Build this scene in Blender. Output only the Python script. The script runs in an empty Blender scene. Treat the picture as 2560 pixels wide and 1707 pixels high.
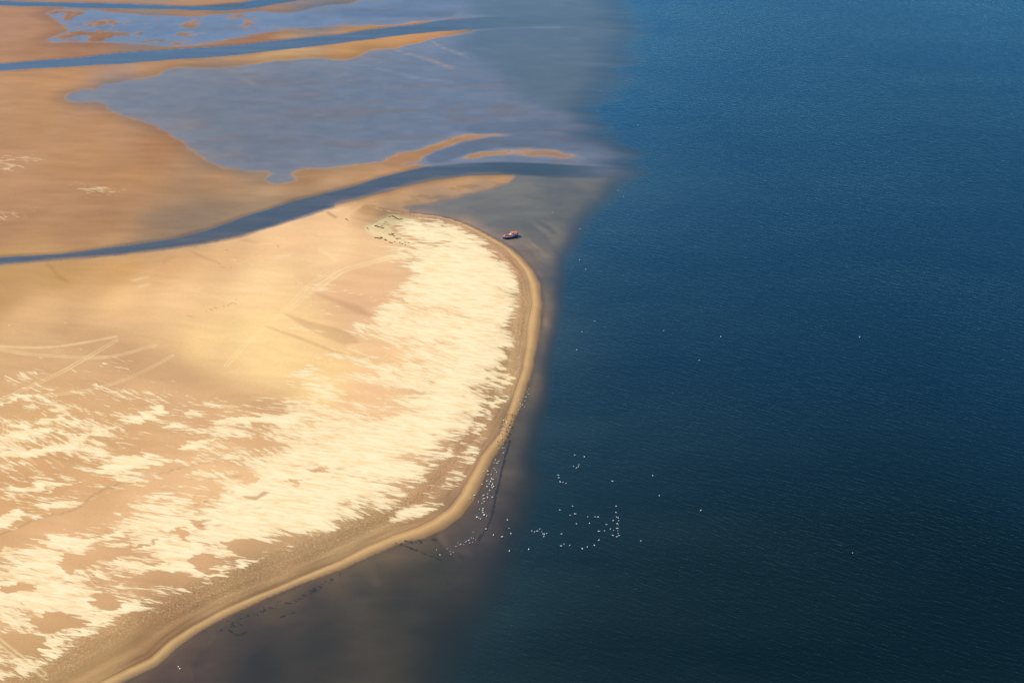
import bpy, bmesh, math, random
import numpy as np
from mathutils import Vector, Matrix

# ------------------------------------------------------------------ camera, sky, sun
S = bpy.context.scene
PITCH = math.radians(33.0); H = 560.0; LENS = 50.0
FPX = 2560 * LENS / 36.0
cam_d = bpy.data.cameras.new('camera'); cam = bpy.data.objects.new('camera', cam_d)
S.collection.objects.link(cam); S.camera = cam
cam.location = (0, 0, H); cam.rotation_euler = (math.pi/2 - PITCH, 0, 0)
cam_d.lens = LENS; cam_d.sensor_width = 36; cam_d.clip_start = 1; cam_d.clip_end = 200000

SUN_EL = math.radians(40); SUN_AZ = math.radians(-62)      # azimuth from +Y, towards -X (left of the view)
W = bpy.data.worlds.new('World'); S.world = W; W.use_nodes = True
wn = W.node_tree; sky = wn.nodes.new('ShaderNodeTexSky'); sky.sky_type = 'NISHITA'; sky.sun_disc = False
sky.sun_elevation = SUN_EL; sky.sun_rotation = SUN_AZ; sky.air_density = 1.0; sky.dust_density = 0.0; sky.ozone_density = 6.0
wn.links.new(sky.outputs[0], wn.nodes['Background'].inputs[0]); wn.nodes['Background'].inputs[1].default_value = 0.12
sl = bpy.data.lights.new('sun', 'SUN'); sl.energy = 4.8; sl.angle = math.radians(0.5); sl.color = (1.0, 0.88, 0.68)
so = bpy.data.objects.new('sun', sl); S.collection.objects.link(so)
sd_ = Vector((math.sin(SUN_AZ)*math.cos(SUN_EL), math.cos(SUN_AZ)*math.cos(SUN_EL), math.sin(SUN_EL)))
so.rotation_euler = sd_.to_track_quat('Z', 'Y').to_euler()
S.view_settings.view_transform = 'Standard'; S.view_settings.look = 'None'
S.view_settings.exposure = 0.78; S.view_settings.gamma = 1.0
S.render.engine = 'CYCLES'

# ------------------------------------------------------------------ helpers
cp, sp = math.cos(PITCH), math.sin(PITCH)
def G(u, v):
    """ground point (sea level) of a spot surveyed in the photograph"""
    u = np.asarray(u, float); v = np.asarray(v, float)
    a = (u - 1280) / FPX; b = -(v - 853.5) / FPX
    dy = cp + b*sp; dz = -sp + b*cp
    t = H / -dz
    return a*t, dy*t
def GP(pts):
    p = np.array(pts, float); x, y = G(p[:, 0], p[:, 1]); return np.stack([x, y], 1)
def smooth_line(p, n=4, closed=False):
    p = np.asarray(p, float); N = len(p); out = []
    R = range(N if closed else N-1)
    for i in R:
        g = (lambda k: p[k % N]) if closed else (lambda k: p[min(max(k, 0), N-1)])
        a, b, c, d = g(i-1), g(i), g(i+1), g(i+2)
        for k in range(n):
            t = k/n
            out.append(0.5*((2*b)+(-a+c)*t+(2*a-5*b+4*c-d)*t*t+(-a+3*b-3*c+d)*t**3))
    if not closed: out.append(p[-1])
    return np.array(out)
def dist_line(X, Y, L, closed=False):
    best = np.full(X.shape, 1e18); n = len(L)
    for i in range(n if closed else n-1):
        a = L[i]; b = L[(i+1) % n]; d = b-a; q = max(d@d, 1e-9)
        t = np.clip(((X-a[0])*d[0]+(Y-a[1])*d[1])/q, 0, 1)
        e = (X-a[0]-t*d[0])**2+(Y-a[1]-t*d[1])**2
        np.minimum(best, e, out=best)
    return np.sqrt(best)
def inside(X, Y, P):
    r = np.zeros(X.shape, bool); n = len(P)
    for i in range(n):
        x1, y1 = P[i]; x2, y2 = P[(i+1) % n]
        if y1 == y2: continue
        c = ((y1 > Y) != (y2 > Y)) & (X < (x2-x1)*(Y-y1)/(y2-y1)+x1)
        r ^= c
    return r
def sdf(X, Y, P):                      # positive inside
    d = dist_line(X, Y, P, True); return np.where(inside(X, Y, P), d, -d)
def ss(a, b, x):
    t = np.clip((x-a)/(b-a), 0, 1); return t*t*(3-2*t)
def hash2(ix, iy, s):
    n = (ix.astype(np.int64)*374761393 + iy.astype(np.int64)*668265263 + s*974711) & 0x7fffffff
    n = ((n ^ (n >> 13))*1274126177) & 0x7fffffff
    return ((n ^ (n >> 16)) & 0xffff)/32767.5-1
def vnoise(x, y, s=0):
    ix = np.floor(x); iy = np.floor(y); fx = x-ix; fy = y-iy
    fx = fx*fx*fx*(fx*(fx*6-15)+10); fy = fy*fy*fy*(fy*(fy*6-15)+10)
    a = hash2(ix, iy, s); b = hash2(ix+1, iy, s); c = hash2(ix, iy+1, s); d = hash2(ix+1, iy+1, s)
    return (a*(1-fx)+b*fx)*(1-fy)+(c*(1-fx)+d*fx)*fy
def fbm(x, y, s=0, o=4):
    r = 0; a = 1.0; t = 0
    for k in range(o):
        r = r+a*vnoise(x*2**k+17.3*k, y*2**k-9.1*k, s+k); t += a; a *= .55
    return r/t
def idw(X, Y, pts, power=3.0, soft=6.0):
    """smooth field through surveyed values: pts = (u, v, value...)"""
    q = np.array([p[:2] for p in pts], float); vx, vy = G(q[:, 0], q[:, 1])
    val = np.array([p[2:] for p in pts], float)
    num = np.zeros(X.shape+(val.shape[1],)); den = np.zeros(X.shape)
    for i in range(len(pts)):
        # range-scaled: distances measured in proportion to how far the spot lies
        w = 1.0/(((X-vx[i])**2+((Y-vy[i])*0.55)**2+soft**2)**(power/2))
        den += w; num += w[..., None]*val[i]
    r = num/den[..., None]
    return r[..., 0] if val.shape[1] == 1 else r
def srgb(c):
    c = np.asarray(c, float)/255.0
    return np.where(c <= .04045, c/12.92, ((c+.055)/1.055)**2.4)

# ------------------------------------------------------------------ ground grid (finer near, coarser far)
y0, _ = 330.0, 0
vs = np.linspace(1850, -120, 1080)                      # dense part of the sheet
yd = G(np.full(vs.shape, 1280.), vs)[1]
near = np.linspace(-3000, yd[0], 26)[:-1]
far = yd[-1] + (np.geomspace(1, 1+30, 70)-1)*1800.0
ROW = np.concatenate([near, yd, far[1:]])
tc = np.linspace(-1.12, 1.12, 1440)
ext = (np.geomspace(1, 60, 26)[1:]-1)*0.5
TC = np.concatenate([-(1.12+ext[::-1]), tc, 1.12+ext])
def halfw(y): return 0.36*np.sqrt(np.maximum(y, 300.)**2+H*H)*1.03
NX, NY = len(TC), len(ROW)
def grid_of(rows, cols):
    R, C = np.meshgrid(rows, cols, indexing='ij'); return C*halfw(R), R
X, Y = grid_of(ROW, TC)
# coarse copy for the slow fields, interpolated to the full grid
ri = np.unique(np.concatenate([np.arange(0, NY, 4), [NY-1]])); ci = np.unique(np.concatenate([np.arange(0, NX, 4), [NX-1]]))
Xc, Yc = X[np.ix_(ri, ci)], Y[np.ix_(ri, ci)]
def up(F):
    if F.ndim == 3: return np.stack([up(F[..., k]) for k in range(F.shape[2])], -1)
    r = np.interp(np.arange(NY), ri, np.arange(len(ri))); c = np.interp(np.arange(NX), ci, np.arange(len(ci)))
    r0 = np.minimum(r.astype(int), len(ri)-2); c0 = np.minimum(c.astype(int), len(ci)-2)
    fr = (r-r0)[:, None]; fc = (c-c0)[None]
    A = F[r0][:, c0]; B = F[r0][:, c0+1]; Cc = F[r0+1][:, c0]; D = F[r0+1][:, c0+1]
    return (A*(1-fc)+B*fc)*(1-fr)+(Cc*(1-fc)+D*fc)*fr

# ------------------------------------------------------------------ surveyed outlines
beach = [(-1500,3000),(-700,2300),(-200,1960),(100,1812),(303,1707),(395,1663),(446,1615),(497,1580),(559,1545),(658,1499),(753,1459),(860,1420),(930,1388),
 (997,1360),(1067,1343),(1112,1322),(1154,1290),(1187,1246),(1206,1206),(1231,1151),(1268,1095),(1300,1020),(1331,928),(1347,845),(1356,763),
 (1350,707),(1334,676),(1306,645),(1281,622),(1248,603),(1209,582),(1168,562),(1126,547),(1085,539),(1040,534),(988,531),(955,524),(927,516)]
chan_s = [(902,506),(850,512),(800,526),(730,549),(658,572),(600,590),(520,606),(420,620),(307,634),(154,647),(0,659),(-300,672),(-1200,690),(-4000,720),(-6000,2400)]
SPIT = GP(beach+chan_s)
BEACH = GP(beach)
CH2 = GP([(-1200,668),(-300,655),(0,643),(154,634),(307,615),(439,596),(520,574),(620,538),(731,502),(860,471),(941,446),(1010,428),(1062,417),(1154,408),(1252,405),
 (1362,408),(1479,415),(1600,421),(1600,444),(1490,448),(1398,446),(1278,438),(1179,441),(1088,452),(996,474),(905,499),(850,512),(800,526),(730,549),(658,572),(600,590),(520,606),(420,620),(307,634),(154,647),(0,659),(-300,672),(-1200,690)])
ARM = GP([(850,512),(905,498),(996,473),(1088,451),(1179,440),(1240,436),(1272,441),(1262,456),(1200,478),(1120,497),(1030,514),(960,526),(900,530),(860,525)])
CH1 = GP([(-1500,190),(-300,172),(0,160),(220,142),(300,132),(440,124),(600,112),(750,97),(850,86),(996,66),(1106,51),(1289,40),(1420,40),(1620,50),(1620,80),(1435,66),(1270,68),
 (1160,74),(1090,80),(1000,89),(850,108),(600,138),(400,153),(220,164),(0,178),(-300,190),(-1500,215)])
CH0 = GP([(-1500,20),(-300,5),(0,3),(130,7),(300,10),(480,16),(600,8),(800,-25),(1000,-60),(1000,-50),(800,-8),(640,20),(560,27),(480,27),(300,22),(130,17),(0,14),(-300,18),(-1500,40)])
LAKE = GP([(166,243),(185,230),(212,226),(240,236),(262,214),(303,208),(395,188),(439,174),(520,172),(622,165),(695,154),(790,150),(860,152),(905,140),(923,127),(990,124),
 (1075,100),(1120,95),(1200,84),(1330,76),(1600,90),(1700,240),(1640,400),(1640,450),(1500,425),(1300,412),(1150,414),(1090,414),(1050,411),(1000,404),(940,403),(860,417),(740,424),(727,436),(738,448),(700,456),(665,450),(690,432),
 (640,428),(590,422),(530,407),(500,388),(450,345),(402,318),(350,300),(285,275),(240,254),(200,257)])
LAKE2 = GP([(118,34),(160,26),(240,26),(330,34),(480,40),(640,30),(740,26),(850,8),(960,-15),(1200,-60),(1600,-60),(1650,45),(1420,36),(1289,36),(1106,48),(996,62),(900,66),(850,64),(731,76),(640,88),(560,100),(490,112),
 (400,116),(290,108),(200,104),(130,108),(115,98),(160,78),(145,56)])
def band(pts): return smooth_line(GP(pts), 4)
TONG = [ (band([(978,124),(1020,134),(1070,149),(1130,170)]), 5.0, .195),
         (band([(1060,92),(1082,104),(1104,118),(1130,128),(1165,140)]), 4.0, .19),
         (band([(560,104),(650,92),(731,80),(800,72),(850,68)]), 7.0, .30),
         (band([(320,6),(420,9),(500,12),(600,14)]), 7.0, .35),
         (band([(875,160),(930,168),(1000,184),(1060,198),(1130,206)]), 6.0, .12),
         (band([(520,172),(560,186),(610,200),(640,212)]), 6.0, .10) ]
CARVE = [ (band([(1100,392),(1150,376),(1200,362),(1252,354),(1362,355),(1435,360),(1530,372)]), 9.0, .85),
          (band([(1200,322),(1290,318),(1380,314),(1450,318),(1520,326)]), 9.0, .45),
          (band([(870,30),(1000,36),(1120,36)]), 8.0, .35),
          (band([(1330,-10),(1400,20),(1480,40)]), 14.0, .4)]
SEA = GP([(1420,-400),(1470,-40),(1490,40),(1575,78),(1520,108),(1490,190),(1440,262),(1462,308),(1425,330),(1505,352),(1535,385),(1490,404),(1565,432),(1520,452),(1490,490),(1455,530),(1425,575),(1395,640),(1390,760),(1370,880),(1345,985),(1318,1090),
 (1298,1190),(1272,1290),(1215,1400),(1150,1520),(1080,1640),(1000,1800),(700,2200),(0,3000),(9000,3000),(9000,-1000),(5000,-1250),(2400,-1300),(1500,-1100)])
SHELF = GP([(1150,60),(1120,100),(1145,130),(1190,150),(1230,190),(1290,236),(1370,278),(1440,302),(1500,320),(1700,330),(1900,0),(1200,-80)])
MARGIN = GP([(-700,2050),(-200,1800),(0,1684),(66,1674),(128,1645),(183,1600),(255,1560),(314,1524),(388,1508),(475,1473),(570,1442),(669,1394),(750,1360),(860,1309),(914,1289),(966,1267),(1021,1229),
 (1104,1145),(1159,1085),(1187,1018),(1215,971),(1242,925),(1268,860),(1284,804),(1292,740),(1270,690),(1240,638),(1200,603),(1154,583),(1099,557),(1043,548),(990,560),(1010,610),(1075,625),(1020,680),(1005,700),(960,740),(925,810),(900,880),(880,960),(840,1020),
 (760,1050),(640,1090),(520,1165),(402,1190),(263,1230),(176,1284),(91,1304),(0,1344),(-300,1440),(-1500,1800),(-2500,3000)])

sd_spit = sdf(Xc, Yc, SPIT); d_beach = dist_line(Xc, Yc, BEACH); d_chan = dist_line(Xc, Yc, GP(chan_s[:-1]))
sd_ch2 = sdf(Xc, Yc, CH2); sd_arm = sdf(Xc, Yc, ARM); sd_ch1 = sdf(Xc, Yc, CH1); sd_ch0 = sdf(Xc, Yc, CH0)
sd_lake = sdf(Xc, Yc, smooth_line(LAKE, 2, True)); sd_lake2 = sdf(Xc, Yc, smooth_line(LAKE2, 2, True)); sd_sea = sdf(Xc, Yc, SEA); sd_shelf = sdf(Xc, Yc, SHELF)
sd_mar = sdf(Xc, Yc, MARGIN)

DL = lambda L: up(dist_line(Xc, Yc, L))
sd_spit_c, d_beach_c = sd_spit, d_beach
sd_spit, d_beach, d_chan, sd_ch2, sd_arm, sd_ch1, sd_ch0, sd_lake, sd_lake2, sd_sea, sd_shelf = [up(q) for q in (sd_spit, d_beach, d_chan, sd_ch2, sd_arm, sd_ch1, sd_ch0, sd_lake, sd_lake2, sd_sea, sd_shelf)]
sd_ch2 = sd_ch2+1.0*fbm(X*.03, Y*.05, 181, 3); sd_ch1 = sd_ch1+2.2*fbm(X*.02, Y*.05, 182, 3); sd_ch0 = sd_ch0+2.5*fbm(X*.02, Y*.05, 183, 3)
fade2 = 1-ss(float(G(1300,420)[0]), float(G(1570,425)[0]), X); fade1 = 1-ss(float(G(1080,58)[0]), float(G(1560,60)[0]), X)
# depth (m) of the shallows that are neither bank nor deep sea
shal = up(idw(Xc, Yc, [(1100,515,.10),(1200,520,.18),(1180,560,.12),(1300,470,.14),(1340,520,.22),(1290,590,.18),(1420,470,.30),(1350,590,.6),
 (1375,720,.35),(1385,850,.35),(1330,985,.25),(1300,1100,.22),(1275,1200,.12),(1200,1300,.08),(1230,1330,.16),(1150,1340,.10),(1280,1260,.45),
 (1020,1390,.7),(1045,1440,1.9),(1090,1500,1.7),(960,1420,.20),(900,1440,.16),(1130,1420,.6),(1180,1480,1.6),(950,1500,.55),(900,1560,.8),(1000,1560,1.3),(820,1530,.45),
 (760,1490,.12),(700,1530,.13),(700,1600,.75),(620,1600,.5),(600,1660,2.6),(560,1640,.7),(500,1620,.10),(450,1690,.10),(520,1700,.6),(380,1740,.10),(650,1700,1.7),(800,1620,1.1),(800,1700,1.1),
 (950,1690,2.3),(1050,1620,2.4),(300,1860,.3),(0,2100,.6),(1150,1620,3.0),(1120,1700,3),(1000,1690,2.6)], 3.6, 9.0))

nz1 = fbm(X*.02, Y*.02, 3, 4)
flat = 0.30 + 0.05*nz1
hN = flat.copy()
L1 = sd_lake + 5.0*fbm(X*.03, Y*.06, 11, 4)
hN = np.where(True, flat*(1-ss(-14, 4, L1)) + (-0.10-0.10*ss(0, 60, L1))*ss(-14, 4, L1), hN)
L2 = sd_lake2 + 9.0*fbm(X*.02, Y*.035, 12, 4)
hN = hN*(1-ss(-12, 6, L2)) + (-0.10-0.12*ss(0, 60, L2))*ss(-12, 6, L2)
hN -= 0.35*ss(-20, 60, sd_shelf)
for P, dep, fd in ((sd_ch2, .62, 1), (sd_ch1, .8, 1), (sd_ch0, .8, 1)):
    k = ss(-3, 5, P)*fd; hN = hN*(1-k) - dep*k
eastm = ss(-14, 14, up(sdf(Xc, Yc, GP([(1290,300),(1290,470),(2300,470),(2300,-400),(1450,-400)]))))
hN = hN*(1-eastm)+np.minimum(hN, -.14)*eastm
for L, w, a in TONG:
    d = DL(L); hN = np.maximum(hN, -0.25+(a+0.02)*np.exp(-(d/w)**2)*1.25 - 3*(d > 3*w))
for L, top in (([(955,408),(1000,386),(1050,377),(1110,357),(1150,344),(1200,338),(1250,336),(1262,344),(1210,352),(1150,358),(1120,372),(1060,394),(1000,406)], .30),
               ([(1085,406),(1160,389),(1230,377),(1330,371),(1400,380),(1450,396),(1400,394),(1300,388),(1220,390),(1160,402)], .24)):
    P_ = up(sdf(Xc, Yc, smooth_line(GP(L), 3, True)))+4.0*fbm(X*.03, Y*.08, 251, 4)
    hN = np.maximum(hN, -.16+top*ss(-11, 7, P_)+.10*(fbm(X*.035, Y*.07, 255, 4))*ss(-8, 2, P_)-3*(P_ < -13))
for L, w, a in CARVE:
    d = DL(L); hN -= a*np.exp(-(d/w)**2)*ss(-.4, .0, hN+.3)
# south and east of the arm: shallows
southmask = ss(-6, 6, up(sdf(Xc, Yc, GP([(850,512),(905,497),(996,470),(1088,449),(1179,438),(1290,437),(1400,444),(1620,446),(3500,446),(3500,3400),(-2500,3400),(-2500,900),(0,660),(658,572)]))))
ax = (X*.53-Y*.85); ac = (X*.85+Y*.53)
shal = shal*(1+1.5*np.clip(fbm(ax*.010, ac*.045, 131, 4), -.5, .6)*ss(1250, 1150, Y*1.0)*ss(.12, .5, shal))
sd_sea = sd_sea + (26*fbm(X*.006+Y*.002, Y*.035, 141, 5)*ss(1050, 1350, Y) + 3*fbm(X*.02, Y*.02, 143, 3))
for L, dd, sf in (([(992,1376),(1020,1385),(1060,1420),(1095,1470),(1125,1560),(1060,1510),(1010,1440)], 1.3, 7), ([(585,1592),(620,1600),(720,1640),(760,1760),(520,1760),(520,1660)], 2.2, 9), ([(700,1555),(800,1560),(960,1600),(1040,1760),(700,1760),(640,1640)], .7, 14)):
    shal = shal + dd*ss(-sf, sf, up(sdf(Xc, Yc, GP(L))))
hc = hN*(1-southmask) - shal*southmask
armN = DL(band([(850,512),(905,499),(996,474),(1088,452),(1179,441),(1240,437),(1275,442)])); inarm = ss(-14, 4, sd_arm)
hc = np.maximum(hc, -0.30+inarm*(.30+.34*ss(17, 1, armN))*(1-ss(-2, -6, -(sd_ch2+6))*0))
wsea = up(idw(Xc, Yc, [(1500,0,17),(1500,200,19),(1500,330,11),(1500,450,10),(1420,560,8),(1390,700,4.2),(1370,880,3.8),(1320,1080,4.5),(1290,1280,8),(1200,1500,12),(1100,1700,14)], 3, 10))
sea_d = 9.0*ss(-2.2, 7.5, sd_sea/wsea)**1.8
sea_d = sea_d + 0.0
hc = hc - sea_d
# spit
prof = -0.25 + 1.25*ss(-2.5, 8, sd_spit) + 0.7*ss(8, 45, sd_spit)
chside = ss(1.3, .7, d_beach/np.maximum(d_chan, 1))
prof = prof*chside + (-0.2+0.5*ss(-2, 10, sd_spit)+1.2*ss(8, 60, sd_spit))*(1-chside)
prof = np.where(sd_spit > -2.5, prof, -5)
hc = np.maximum(hc, prof)
Hh = hc.copy()
Hh += 0.10*fbm(X*.06, Y*.10, 21, 5)*ss(-1.2, -.1, Hh)*(1-ss(.35, .8, Hh))
L2f = L2
Hh += 1.0*np.clip(fbm(X*.045, Y*.055, 33, 5)-.12, -.0, .4)*ss(0, 10, L2f)*up(idw(Xc, Yc, [(120,60,1.6),(250,80,1.5),(400,70,1.3),(500,80,.7),(600,70,.5),(720,60,.0),(900,40,0),(1100,20,0)], 3, 20))
Hh += 0.03*ss(20,60,sd_spit)*fbm(X*.02, Y*.02, 5, 3)

# ------------------------------------------------------------------ colours and patterns of the ground (albedo, from the surveyed look / light)
K = np.array([1.72, 1.66, 1.72])
base_pts = [ # north flats
 (30,60,168,124,98),(60,130,165,120,90),(200,130,158,114,88),(0,200,180,134,96),(150,190,182,134,92),(400,165,176,132,94),(700,140,194,154,108),(900,110,186,138,88),(1050,90,196,142,92),
 (100,300,178,132,92),(250,300,178,130,88),(60,420,184,138,100),(200,400,180,132,90),(400,370,164,116,80),(330,450,178,130,88),(560,440,176,132,92),(520,500,150,118,88),(760,445,172,130,92),(900,430,180,136,98),(1000,415,188,138,98),
 (0,560,174,128,92),(200,580,174,128,92),(400,560,152,118,92),(300,520,170,126,90),(480,560,130,108,92),(100,500,176,130,94),
 (480,30,170,128,98),(640,90,166,120,90),(1100,360,186,136,92),(1230,342,190,140,96),(1400,380,178,138,112),
 # lake beds and channels
 (300,240,128,122,128),(500,250,128,120,122),(700,300,122,118,124),(600,400,122,114,114),(900,250,126,122,126),(1100,280,124,120,124),(900,350,124,118,120),(1300,150,116,112,108),(1350,280,130,118,108),
 (400,75,128,124,128),(800,40,120,120,130),(1200,20,120,116,118),
 # arm and shoal
 (920,510,206,160,112),(1000,490,204,158,108),(1150,455,202,154,104),(1250,445,186,142,100),(1060,505,160,125,92),(980,522,140,112,94),(1100,520,122,112,114),(1200,500,124,114,112),(1250,560,124,114,110),(1350,500,124,116,106),(1420,470,124,118,112),
 # spit: channel side
 (0,690,186,144,92),(150,690,188,144,90),(300,680,200,152,98),(0,740,192,148,100),(440,660,214,166,116),(560,640,222,176,128),(700,590,240,194,146),(850,540,240,194,148),
 (100,780,226,178,128),(300,760,240,192,138),(450,740,244,198,146),(650,720,250,208,156),(850,620,248,206,156),(950,620,240,196,150),(900,700,232,184,140),(880,760,226,178,138),
 (500,860,250,208,148),(700,900,252,214,154),(820,970,250,210,148),(650,830,250,212,152),(760,850,246,204,148),
 (100,830,212,170,126),(100,920,212,168,124),(300,920,208,164,122),(450,960,212,168,126),(250,850,212,170,126),(420,900,220,176,130),
 (100,1060,216,170,122),(300,1080,214,168,122),(500,1060,214,168,124),(650,1060,212,166,122),(100,1220,208,160,112),(300,1180,212,164,116),
 (350,1240,234,186,140),(150,1340,228,180,134),(500,1200,236,190,142),(600,1250,236,190,142),(900,1000,240,192,146),(1000,900,242,196,148),(1100,800,246,206,158),(1150,700,244,206,158),(1000,1100,242,198,150),
 (100,1500,216,170,124),(300,1450,214,168,124),(500,1380,220,172,128),(800,1250,238,192,146),
 # dark damp margin
 (60,1690,192,152,106),(250,1640,196,156,110),(400,1560,180,138,98),(560,1500,198,158,112),(720,1430,198,158,114),(860,1370,196,158,114),(950,1320,200,160,116),(1050,1270,206,160,118),(1150,1170,208,162,120),(1200,1070,202,158,118),(1270,950,206,166,120),(1305,850,204,164,120),(1318,760,204,164,120),(1290,680,200,156,118),(1230,615,214,168,128),(1150,572,226,180,136),(1050,541,220,176,138),
 # sea floor
 (1200,1300,100,86,82),(1250,1250,104,90,84),(1280,1150,106,98,90),(1180,1340,98,84,80),(1320,1050,104,98,90),(900,1440,98,88,70),(760,1500,90,72,64),(600,1570,96,74,62),(480,1640,104,77,62),(400,1700,104,77,62),(1000,1500,84,76,60),(800,1600,70,64,50),(1100,1420,88,82,66),(1100,1560,68,62,50),(650,1660,48,46,38),(1390,700,112,108,104),(1370,900,110,106,96),
 (2000,800,60,70,70),(2000,200,60,70,70),(2000,1500,50,60,60),(-600,400,176,130,92),(-600,1000,212,168,124),(-600,1700,200,160,120),(3400,600,60,70,70)]
bc = idw(Xc, Yc, [(p[0], p[1])+tuple(srgb(p[2:])/K) for p in base_pts], 3.6, 14.0)
def blend(col, mask):
    global bc
    bc = bc*(1-mask[..., None])+(srgb(col)/K)*mask[..., None]
blend((134, 112, 94), .7*ss(-22, 10, sdf(Xc, Yc, GP([(380,545),(500,512),(640,500),(760,488),(880,466),(800,500),(680,540),(580,580),(450,604),(300,622),(420,580)])))*(sd_spit_c < 0))
bc = up(bc)
north = (1-southmask)
bc = bc*(1-(.20*north*ss(-26, -2, np.maximum(L1, L2))*ss(-.0, .06, Hh))[..., None])
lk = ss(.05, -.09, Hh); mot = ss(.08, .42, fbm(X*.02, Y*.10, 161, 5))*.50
blend((150, 140, 138), north*lk*(L2 < L1)); blend((140, 146, 172), .8*north*lk*(L2 < L1)*ss(-330, -20, X)); blend((138, 144, 170), north*lk*(L2 >= L1)); blend((160, 130, 106), north*lk*mot*(1-ss(-40, 40, sd_shelf)))  # lake bed bluer to the right, a sky sheen put into its colour
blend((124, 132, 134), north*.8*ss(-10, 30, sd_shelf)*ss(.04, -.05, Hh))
bm_ = .13*fbm(X*.008, Y*.03, 261, 5)+.10*fbm(X*.03+Y*.02, Y*.14, 263, 3)
bc = bc*(1+(north*(1-lk)*bm_)[..., None]*np.array([.9, 1.0, 1.15]))
for q_, fd in ((sd_ch2, fade2), (sd_ch1, fade1), (sd_ch0, 1)):
    bc = bc*(1-(.26*ss(-7-3*fbm(X*.03, Y*.03, 265, 3), -.5, q_)*fd*ss(-.02, .05, Hh))[..., None]*np.array([.8, .95, 1.0]))
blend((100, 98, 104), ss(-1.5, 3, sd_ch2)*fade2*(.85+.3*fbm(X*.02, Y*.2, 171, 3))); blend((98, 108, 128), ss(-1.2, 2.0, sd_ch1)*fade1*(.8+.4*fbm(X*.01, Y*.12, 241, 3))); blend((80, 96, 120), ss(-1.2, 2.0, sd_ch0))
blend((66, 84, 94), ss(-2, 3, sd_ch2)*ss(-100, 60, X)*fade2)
blend((150, 138, 120), (1-north)*ss(-.04, -.12, Hh)*ss(.0, 20, -sd_spit)*ss(900, 1100, Y))
base = bc

# beach face: smooth golden ribbon along the open shore, darkening where the swash keeps it wet
dB = np.where(sd_spit > 0, d_beach, -d_beach); side = ss(1.2, .8, d_beach/np.maximum(d_chan, 1))
wg = up(idw(Xc, Yc, [(300,1690,7.5),(560,1530,7.0),(760,1445,6.5),(950,1370,7.5),(1100,1310,10),(1170,1250,9),(1240,1100,9),(1310,960,8.5),(1345,820,9),(1345,720,9),(1300,660,7.5),(1230,600,5),(1120,552,3),(1000,535,2.5)], 3, 6))
wav = 0.5*fbm(X*.08, Y*.08, 40, 2)
wg = wg*.86*(1+.34*fbm(X*.012, Y*.012, 151, 3))
gold = ss(-4.2, .4, dB+wav)*(1-ss(.72, 1.12, dB/wg+wav*.12))*side
gcol = srgb([222,178,124])/K; wetc = srgb([132,104,78])/K
gw = ss(0.85, -.15, dB/wg)[..., None]
gc = gcol*(1-gw)+wetc*gw
base = base*(1-gold[..., None])+gc*gold[..., None]
# thin darker line behind the ribbon
lin = np.exp(-((dB-wg*1.10-wav)/.55)**2)*side*.45
base = base*(1-lin[..., None]*np.array([.35, .42, .5]))

q = (dB+wav*1.2)/wg; fl = fbm(X*.05+Y*.02, (dB+1.5*wav)*.55, 191, 4)
def bump_(c, w): return np.exp(-((q-c)/w)**2)*side
base = base*(1-(bump_(1.16, .05)*.20+bump_(1.75, .42)*(.06+.35*np.clip(fl, -.3, .6))+bump_(3.3, .55)*.10)[..., None]*np.array([.8, .95, 1.1]))
base = base*(1+(bump_(1.06, .05)*.14+bump_(2.5, .30)*(.08+.15*fl))[..., None])
# cream (dry, wind-blown) cover: likelihood field; the broken edges are made in the shader
cream_pts = [(1100,700,1.15),(1180,760,1.1),(1230,800,1.05),(1150,650,1.1),(1060,600,.75),(1250,720,1.0),(1200,900,1.0),(1100,850,.5),(1040,760,.35),(1000,800,.25),(980,900,.25),(1060,930,.22),(1000,980,.2),(940,900,.0),
 (900,1050,.45),(950,1150,.95),(1050,1080,.7),(1130,980,.75),(850,1150,.8),(720,1180,.9),(640,1260,.8),(780,1280,.9),(560,1320,.7),(460,1380,.6),(350,1350,.25),(250,1420,.25),(150,1420,.2),(60,1450,.45),(400,1290,.1),(300,1500,.45),(200,1480,.5),(50,1580,.25),(100,1620,.1),(450,1430,.4),(560,1400,.35),(300,1420,.4),(150,1560,.15),
 (60,1350,.0),(160,1330,-.1),(300,1250,-.45),(450,1180,-.35),(520,1230,-.0),
 (860,1000,.1),(820,1080,.35),(700,1100,.25),(560,1110,.1),(640,1050,-.05),(450,1080,-.12),(300,1060,-.18),(150,1060,-.15),(60,1050,-.1),(50,1130,-.1),(200,1150,-.12),(330,1140,.0),(100,1230,-.12),(230,1210,-.1),(520,1000,-.32),(350,1000,-.28),(200,1000,-.25),(50,980,-.2),(650,990,-.45),
 (400,930,-.9),(200,900,-.9),(0,900,-.9),(560,950,-.9),(700,900,-1.2),(500,820,-1.2),(300,760,-1.0),(700,700,-1.0),(850,820,-.75),(900,760,-.7),(870,900,-.5),(960,680,-.6),(900,640,-.6),(800,600,-.8),(500,700,-1.1),(950,600,-.3),(1000,640,.1),
 (0,400,-.5),(60,405,-.5),(180,430,-.5),(220,470,-.5),(60,530,-.45),(140,500,-.7),(120,350,-1),(330,440,-.6),(400,500,-1),(40,600,-1),(250,600,-1),(100,460,-.5),(500,400,-1.2),(100,690,-1.2),(300,300,-1.2),(100,200,-1.2),
 (1000,480,-1.2),(1300,1300,-1.2),(1500,900,-1.2),(900,1500,-1.2),(1300,600,-1.2),(300,1650,-.8),(500,1540,-.8),(800,1400,-.7),(700,1420,-.6),(940,1330,-.5),
 (1010,1290,.1),(1090,1220,.15),(1150,1130,.15),(1195,1060,.2),(1225,1000,.1),(1280,880,.05),(1300,780,-.0),(1120,1250,-.2),(1240,1090,-.5),(1330,800,-1)]
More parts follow.
